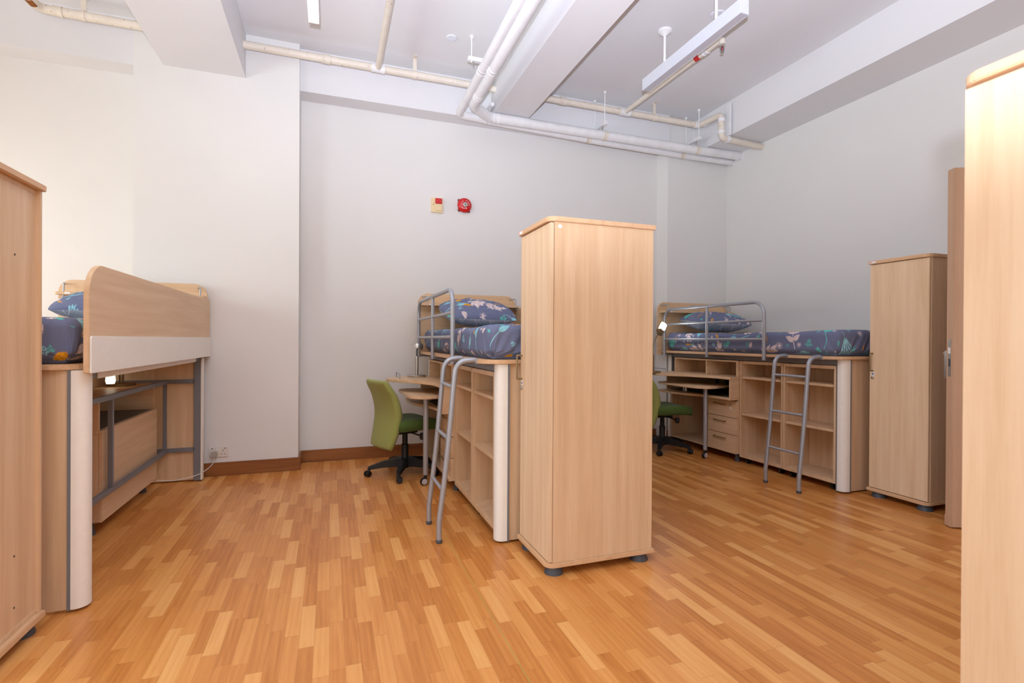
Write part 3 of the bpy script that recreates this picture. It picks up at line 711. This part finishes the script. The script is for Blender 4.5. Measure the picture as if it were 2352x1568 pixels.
def obox(mb, c, Rm, a, b, h0, h1):
    vs = [Vector(c) + Rm @ Vector((x, y, z)) for z in (h0, h1) for (x, y) in ((-a, -b), (a, -b), (a, b), (-a, b))]
    return mb.add(vs, [(0, 3, 2, 1), (4, 5, 6, 7), (0, 1, 5, 4), (1, 2, 6, 5), (2, 3, 7, 6), (3, 0, 4, 7)])
hd = obox(MB(), c0, Rl, .03, .022, -.02, .05).build('lamp_head', M['bronze'], l, .004)
obox(MB(), c0, Rl, .034, .012, .05, .13).build('lamp_tube', M['bulb_lit'], l, .008)
obox(MB(), c0 + Vector((-.012, .012, .006)), Rl, .038, .006, -.0, .15).build('reflector', M['bronze'], l, .004)
MB().lathe([(.006, 0), (.006, .004)], c0 + Rl @ Vector((0, -.022, -.005)), 12, Rl @ Matrix.Rotation(PI/2, 3, 'X')).build('switch', M['black'], l)
ll = lamp((-1.49, 4.63, z0), 0, 'lit desk lamp on the left desk glimpsed under the guard panel', M['bronze'], [(0, 0, .19), (0, -.03, .212), (0, -.1, .212), (0, -.17, .17), (0, -.2, .12)], None, True)
MB().lathe([(.008, .06), (.02, .05), (.028, .025), (.03, -.01), (.024, -.03)], (0, -.205, .06), 24).build('lamp_shade', M['bulb_warm'], ll)

# ------------------------------------------------------------------ wardrobes (origin: floor, front left corner; door on -x)
def wardrobe(loc, rz, label, mirror=False, back=False):
    wd = thing('wardrobe', loc, label, 'wardrobe', 'tall single-door wardrobes', rz)
    D, Wd = .62, .43
    fy = lambda y: Wd-y if mirror else y
    def b(mb, x0, x1, y0, y1, z0, z1): p, q = sorted((fy(y0), fy(y1))); return mb.box(x0, x1, p, q, z0, z1)
    m = MB(); b(m, .0225, D, 0, .018, .0705, 1.8295); b(m, .0225, D, Wd-.018, Wd, .0705, 1.8295); b(m, .0225, D-.012, .018, Wd-.018, .0705, .089); b(m, .0225, D-.012, .018, Wd-.018, 1.811, 1.8295)
    m.build('carcass', M['wood_v'], wd, .0012)
    b(MB(), D-.026, D-.014, .018, Wd-.018, .089, 1.811).build('back_panel', M['wood_v'], wd)
    if back:
        h = MB()
        for (y, z) in ((.262, 1.54), (.262, .368), (.262, .167)): h.lathe([(.0045, 0), (.0045, .0015)], (D-.0145, y-.0, z), 12, Matrix.Rotation(PI/2, 3, 'Y'))
        h.build('screw_hole', M['black'], wd)
    dr = b(MB(), 0, .02, .003, Wd-.003, .0745, 1.824).build('door', M['wood_door_lit'], wd, .0012)
    r = (.05, 0, 0, 0) if not mirror else (0, 0, 0, .05)
    MB().prism(rrect(-.014, D+.012, -.008, Wd+.008, r), 1.83, 1.856).build('top_board', M['edge'], wd, .003)
    MB().prism(rrect(-.014, D+.012, -.008, Wd+.008, r), .045, .07).build('base_board', M['edge'], wd, .003)
    for (x, y) in ((.05, .05), (.05, .38), (.57, .05), (.57, .38)):
        MB().lathe([(.05, 0), (.05, .008), (.043, .022), (.041, .045)], (x, y, 0), 26).build('foot', M['dark'], wd)
    y = fy(.402)
    MB().tube(fillet([(0, y, 1.128), (-.032, y, 1.128), (-.032, y, .992), (0, y, .992)], .004, 3), .0055, 12).build('handle', M['bronze'], dr)
    lb = MB(); p = fy(.402); lb.box(-.0015, 0, p-.012, p+.012, .953, .982).build('lock_label', M['white'], dr)
    MB().box(-.0022, -.0014, p-.004, p+.004, .96, .974).box(-.0022, -.0014, p-.008, p+.008, .965, .969).build('label_mark', flat('blue_print', srgb(90, 96, 160)), dr)
    MB().lathe([(.0105, 0), (.0105, .008), (.007, .011)], (0, p, .938), 16, Matrix.Rotation(-PI/2, 3, 'Y')).build('lock', M['steel'], dr)
    s0, s1 = sorted((fy(.375), fy(.425)))
    st = MB().box(-.0152, -.0138, s0, s1, 1.836, 1.85).build('sticker', M['white'], wd)
    q = fy(.415); MB().box(-.016, -.0151, q-.004, q+.004, 1.84, 1.847).build('sticker_dot', M['red'], st)
    return wd
wm = wardrobe((1.06, 2.40, 0), 0, 'tall beech wardrobe standing free in the middle of the room')
MB().lathe([(.0105, 0), (.0105, .0015)], (.052, -.0015, 1.805), 20, Matrix.Rotation(PI/2, 3, 'X')).build('round_sticker', M['cream'], wm)
wardrobe((4.03, 2.437, 0), 0, 'beech wardrobe against the right wall beside the open door')
wardrobe((1.43, .365, 0), 0, 'very near beech wardrobe cut off by the right edge of the photo', True)
wardrobe((-1.762, 2.252, 0), 0, 'near wardrobe at the left edge, seen from its recessed back', False, True)
bpy.context.view_layer.update()

# ------------------------------------------------------------------ fire alarm, strobe and socket on the walls
FW = YB
def on_wall(mb_prof, c, n=40): return MB().lathe(mb_prof, c, n, Matrix.Rotation(PI/2, 3, 'X'))
fb = thing('fire_alarm_bell', (1.365, FW, 2.676), 'round red fire alarm bell on the back wall', 'bell')
m = MB()
for a in (2.4, 3.9, 5.4): m.box(.075*math.cos(a)-.014, .075*math.cos(a)+.014, -.02, -.0005, .075*math.sin(a)-.014, .075*math.sin(a)+.014)
m.box(-.05, .05, -.022, -.0005, -.05, .05).build('back_box', flat('dark_red_box', srgb(130, 16, 22), .4), fb)
on_wall([(.076, .018), (.079, .026), (.077, .036), (.066, .05), (.046, .058), (.024, .061)], (0, 0, 0)).build('gong', M['red'], fb)
on_wall([(.026, .058), (.026, .064), (.022, .066)], (0, 0, 0)).build('centre_plate', M['steel'], fb)
on_wall([(.006, .066), (.006, .07)], (0, 0, 0), 16).build('centre_screw', M['dark'], fb)
def letters(items, parent, mat, name):
    V, F = [], []
    for (ch, size, x, z, ang, depth) in items:
        cu = bpy.data.curves.new('glyph', 'FONT'); cu.body = ch; cu.size = size; cu.align_x = 'CENTER'; cu.align_y = 'CENTER'; cu.extrude = .0004
        to = bpy.data.objects.new('glyph', cu); COL.objects.link(to)
        bpy.context.view_layer.update()
        me = bpy.data.meshes.new_from_object(to.evaluated_get(bpy.context.evaluated_depsgraph_get()))
        n = len(V); ca, sa = math.cos(ang), math.sin(ang)
        for v in me.vertices: V.append((x+v.co.x*ca-v.co.y*sa, -depth-v.co.z, z+v.co.x*sa+v.co.y*ca))
        for p in me.polygons: F.append(tuple(i+n for i in p.vertices))
        bpy.data.objects.remove(to); bpy.data.meshes.remove(me); bpy.data.curves.remove(cu)
    return MB().add(V, F).build(name, mat, parent)
it = []
for i, ch in enumerate('FIRE ALARM'):
    if ch == ' ': continue
    a = math.radians(186 - i*(192/9)); it.append((ch, .0165, .041*math.cos(a), .041*math.sin(a)+.004, a-PI/2, .0605))
it += [('火', .019, -.012, -.040, 0, .0605), ('警', .019, .010, -.040, 0, .0605)]
letters(it, fb, M['white'], 'lettering')
sb = thing('alarm_sounder', (1.066, FW, 2.652), 'cream fire alarm sounder with red strobe left of the bell', 'alarm')
MB().prism(rrect(-.062, .062, -.078, .078, .008), -.024, -.0005, 'y').build('housing', M['ivory'], sb, .003)
MB().prism(rrect(-.022, .05, -.06, .012, .004), -.036, -.024, 'y').build('grille', M['ivory'], sb, .003)
MB().prism(rrect(-.022, .05, .012, .07, .006), -.048, -.024, 'y').build('strobe_lens', M['red'], sb, .006)
MB().lathe([(.004, .024), (.004, .0255)], (-.04, 0, .004), 10, Matrix.Rotation(PI/2, 3, 'X')).build('screw', M['black'], sb)
so = thing('wall_socket', (-.931, 5.137, .21), 'double power socket low on the pillar beside the left bed', 'socket')
MB().prism(rrect(-.074, .074, -.044, .044, .004), -.01, -.0005, 'y').build('faceplate', flat('socket_plastic', srgb(226, 220, 212), .4), so, .002)
for x in (-.012, .008): MB().box(x-.007, x+.007, -.013, -.0101, .016, .034).build('rocker_switch', M['white'], so, .001)
m = MB()
for (x, z, a, h) in ((.036, .014, .0025, .005), (.024, -.016, .005, .002), (.049, -.016, .005, .002), (.05, .033, .006, .003), (-.05, .033, .006, .003)): m.box(x-a, x+a, -.0106, -.01, z-h, z+h)
m.build('socket_slots', M['black'], so)
on_wall([(.009, .0101), (.009, .0112)], (0, 0, -.012), 16).build('indicator', M['ivory'], so)
pg = thing('power_plug', (-.963, 5.127, .196), 'grey plug with thin white cable in the double socket', 'plug')
MB().prism(rrect(-.026, .026, -.026, .024, .012), -.033, -.0005, 'y').build('plug_body', flat('grey_plug', srgb(176, 168, 160), .45), pg, .005)
cb = spline([(0, -.018, -.026), (0, -.02, -.05), (-.012, -.022, -.085), (-.05, -.1, -.118), (-.11, -.19, -.135), (-.22, -.33, -.128), (-.315, -.44, -.09)], 6)
MB().tube(cb, .0028, 8).build('cable', M['white'], pg)

# ------------------------------------------------------------------ pipes under the ceiling
PY, PZ = 5.0, 3.785
def collar(p, ax, r, h, name, parent, mat):
    Rm = Vector((0, 0, 1)).rotation_difference(Vector(ax)).to_matrix()
    return MB().lathe([(r*.9, -h), (r, -h), (r, -h*.7), (r*.95, -h*.6), (r*.95, h*.6), (r, h*.7), (r, h), (r*.9, h)], p, 20, Rm).build(name, mat, parent)
sp = thing('sprinkler_pipe', (0, 0, 0), 'old cream sprinkler pipe along the top of the back wall', 'pipe')
MB().tube(fillet([(-.727, PY, PZ), (4.13, PY, PZ), (4.15, 4.655, PZ-.012), (4.152, 4.655, 3.512), (XR, 4.70, 3.508)], .05, 8), .034, 16).build('main_run', M['pipe'], sp)
for (p, ax) in (((-.05, PY, PZ), (1, 0, 0)), ((2.02+.32, PY, PZ), (1, 0, 0))): collar(p, ax, .042, .035, 'coupling', sp, M['pipe'])
for x in (.415, 3.11): collar((x, PY, PZ), (1, 0, 0), .042, .06, 'tee', sp, M['pipe_white'])
for (p, ax) in (((4.08, PY, PZ), (1, 0, 0)), ((4.145, 4.9, PZ-.003), (0, 1, 0)), ((4.152, 4.655, 3.71), (0, 0, 1)), ((4.152, 4.655, 3.575), (0, 0, 1)), ((4.24, 4.66, 3.511), (1, 0, 0))): collar(p, ax, .04, .018, 'elbow_collar', sp, M['pipe_white'])
MB().tube([(.415, PY-.02, PZ), (.413, .3, PZ)], .029, 16).build('branch_run', M['pipe'], sp)
MB().tube(fillet([(3.11, PY-.02, PZ), (3.125, 3.50, PZ), (3.125, 3.50, 3.735)], .03), .026, 16).build('branch_run', M['pipe'], sp)
MB().tube([(3.1217, 3.83, PZ), (3.1222, 3.775, PZ)], .0285, 16).build('red_band', M['red'], sp)
collar((3.1228, 3.70, PZ), (0, 1, 0), .033, .025, 'coupling', sp, M['pipe_white'])
sl = thing('sprinkler_pipe', (0, 0, 0), 'cream sprinkler pipe with rusty elbow left of the wide beam', 'pipe')
MB().tube(fillet([(-1.357, PY, PZ), (-2.15, PY, PZ), (-2.2, 3.2, PZ)], .06, 8), .034, 16).build('main_run', M['pipe'], sl)
collar((-2.03, PY, PZ), (1, 0, 0), .04, .03, 'elbow_collar', sl, M['pipe'])
MB().tube([(-2.155, 4.93, PZ), (-2.158, 4.85, PZ)], .0362, 16).build('rust_patch', flat('rust', srgb(150, 92, 48), .8, 0, .2, .5, 40), sl)
sh = bpy.data.objects.new('sprinkler_head', None); COL.objects.link(sh); sh.location = (3.125, 3.5, 3.735); sh.parent = sp; sh['label'] = 'steel sprinkler head'
MB().lathe([(.016, 0), (.016, -.016), (.01, -.02)], (0, 0, -.0005), 14).build('thread', M['steel'], sh)
for s in (-1, 1): MB().tube([(s*.008, 0, -.018), (s*.016, 0, -.03), (s*.014, 0, -.045), (.0, 0, -.056)], .0032, 8).build('frame_arm', M['dark'], sh)
MB().lathe([(.004, -.022), (.004, -.048)], (0, 0, 0), 10).build('glass_bulb', M['red'], sh)
MB().lathe([(.004, -.054), (.017, -.06), (.017, -.062)], (0, 0, 0), 18).build('deflector', M['steel'], sh)
# white lagged pipes
bp = thing('lagged_pipe', (0, 0, 0), 'thick white lagged pipe bending along the back wall', 'pipe')
P1 = fillet([(1.235, .2, 3.50), (1.297, 4.82, 3.50), (1.52, 5.03, 3.503), (2.9, 5.03, 3.50), (4.1, 5.035, 3.502), (XR, 5.04, 3.515)], .16, 8)
MB().tube(P1, .05, 18).build('lagging', M['pipe_white'], bp)
for (p, ax, mt) in (((1.281, 4.12, 3.50), (0, 1, 0), 'pipe_white'), ((1.292, 4.6, 3.50), (0, 1, 0), 'pipe_white'), ((1.60, 5.03, 3.503), (1, 0, 0), 'pipe_white'), ((2.87, 5.03, 3.50), (1, 0, 0), 'pipe'), ((4.12, 5.035, 3.502), (1, 0, 0), 'pipe'), ((4.77, 5.04, 3.514), (1, 0, 0), 'pipe_white')):
    collar(p, ax, .053, .028, 'joint_band', bp, M[mt])
tp = thing('lagged_pipe', (0, 0, 0), 'thinner white lagged pipe running below the thick one', 'pipe')
P2 = fillet([(1.165, .2, 3.525), (1.225, 5.12, 3.525), (1.7, 5.14, 3.51), (2.85, 5.14, 3.475), (4.0, 5.15, 3.465), (XR, 5.165, 3.475)], .06, 8)
MB().tube(P2, .039, 18).build('lagging', M['pipe_white'], tp)
for (p, ax, mt) in (((1.213, 4.22, 3.525), (0, 1, 0), 'pipe_white'), ((1.54, 5.135, 3.515), (1, 0, 0), 'pipe_white'), ((2.72, 5.14, 3.479), (1, 0, -.03), 'pipe'), ((4.0, 5.15, 3.465), (1, 0, 0), 'pipe'), ((4.765, 5.164, 3.474), (1, 0, 0), 'pipe_white')):
    collar(p, ax, .042, .03, 'joint_band', tp, M[mt])
# hangers
def hanger(name, label, rods, bar, z):
    h = thing(name, (0, 0, 0), label, 'hanger', 'threaded rod pipe hangers')
    for (x, y) in rods:
        MB().tube([(x, y, CZ), (x, y, z-.03)], .0055, 8).lathe([(.016, CZ-.0225), (.016, CZ-.0005)], (x, y, 0), 10).build('rod', M['white'], h)
    (x0, y0), (x1, y1) = bar; dx, dy = x1-x0, y1-y0; L = math.hypot(dx, dy); nx, ny = -dy/L*.02, dx/L*.02
    MB().prism([(x0-nx, y0-ny), (x1-nx, y1-ny), (x1+nx, y1+ny), (x0+nx, y0+ny)], z-.018, z+.018).build('channel', M['pipe_white'], h, .003)
    for (x, y, zz) in [(x0+dx*.25, y0+dy*.25, z-.055), (x0+dx*.75, y0+dy*.75, z-.055)]:
        MB().tube([(x, y, z-.018), (x, y, zz)], .006, 8).build('clamp_rod', M['steel'], h)
    return h
hanger('pipe_hanger', 'pipe hanger on the ceiling left of the middle beam', [(1.185, 4.46)], ((1.15, 4.46), (1.36, 4.46)), 3.74)
hanger('pipe_hanger', 'pipe hanger tucked at the wall end of the middle beam', [(1.545, 5.06)], ((1.545, 4.98), (1.545, 5.19)), 3.62)
hanger('pipe_hanger', 'pipe hanger with two rods right of the middle beam', [(2.828, 4.955), (2.828, 5.18)], ((2.828, 4.93), (2.828, 5.205)), 3.605)
hanger('pipe_hanger', 'pipe hanger with two rods in the right-hand ceiling corner', [(4.09, 4.955), (4.09, 5.19)], ((4.09, 4.93), (4.09, 5.205)), 3.61)
def bracket(x, label):
    h = thing('pipe_bracket', (x, PY, PZ), label, 'bracket', 'flat brackets holding the sprinkler pipe')
    MB().box(-.018, .018, -.003, .003, .03, CZ-PZ-.006).box(-.018, .018, -.06, .06, CZ-PZ-.006, CZ-PZ-.0005).build('strap', M['pipe'], h)
    MB().tube([(-.016, 0, 0), (.016, 0, 0)], .0385, 18).build('clip', M['pipe'], h)
bracket(.76, 'flat bracket on the sprinkler pipe left of the middle beam'); bracket(3.50, 'flat bracket on the sprinkler pipe under the unlit lamp'); bracket(-1.87, 'flat bracket on the sprinkler pipe left of the wide beam')
cs = MB().box(-.028, .028, 0, .02, 0, .36).build('channel_strut', M['pipe_white'], None, .003, loc=(4.245, 4.63, 3.54)); cs.rotation_euler = (0, 0, PI/2)
tag(cs, 'short white channel strut screwed to the right beam', 'strut')

# ------------------------------------------------------------------ ceiling lights and detectors
def tube_light(loc, label, lit):
    t = thing('ceiling_light', loc, label, 'light', 'long suspended box lights')
    Hh = .105; Lh = .605
    MB().box(-.038, .038, -Lh, Lh, .004, Hh).box(-.038, -.034, -Lh, Lh, 0, .004).box(.034, .038, -Lh, Lh, 0, .004).build('housing', M['fixture'], t, .001)
    MB().box(-.0335, .0335, -Lh+.004, Lh-.004, .0005, .0035).build('diffuser', M['tube_lit'] if lit else M['diff_off'], t)
    for y in (-.32, .32):
        r = MB().lathe([(.012, Hh+.0005), (.012, CZ-loc[2]-.03)], (0, y, 0), 14).build('rod', M['white'], t)
        MB().lathe([(.014, -.05), (.03, -.035), (.06, -.016), (.062, -.0005)], (0, y, CZ-loc[2]), 26).build('canopy', M['white'], r)
    return t
LZ = 3.545
tube_light((-.125, 3.445, LZ), 'lit box light hanging left of the middle beam', True)
tube_light((2.765, 3.483, LZ), 'unlit white box light hanging at the right', False)
tube_light((-2.35, 3.46, LZ), 'lit box light hanging in the left bay above the left bed', True)
def detector(x, y, r, label):
    o = MB().lathe([(r*.8, -.009), (r*.95, -.007), (r, -.003), (r, 0)], (0, 0, -.0005), 30).build('smoke_detector', M['fixture'], None, loc=(x, y, CZ))
    tag(o, label, 'detector')
detector(1.021, 4.548, .048, 'flat round white ceiling disc left of the pipes')
detector(3.04, 3.46, .06, 'round ceiling detector half hidden behind the unlit lamp')
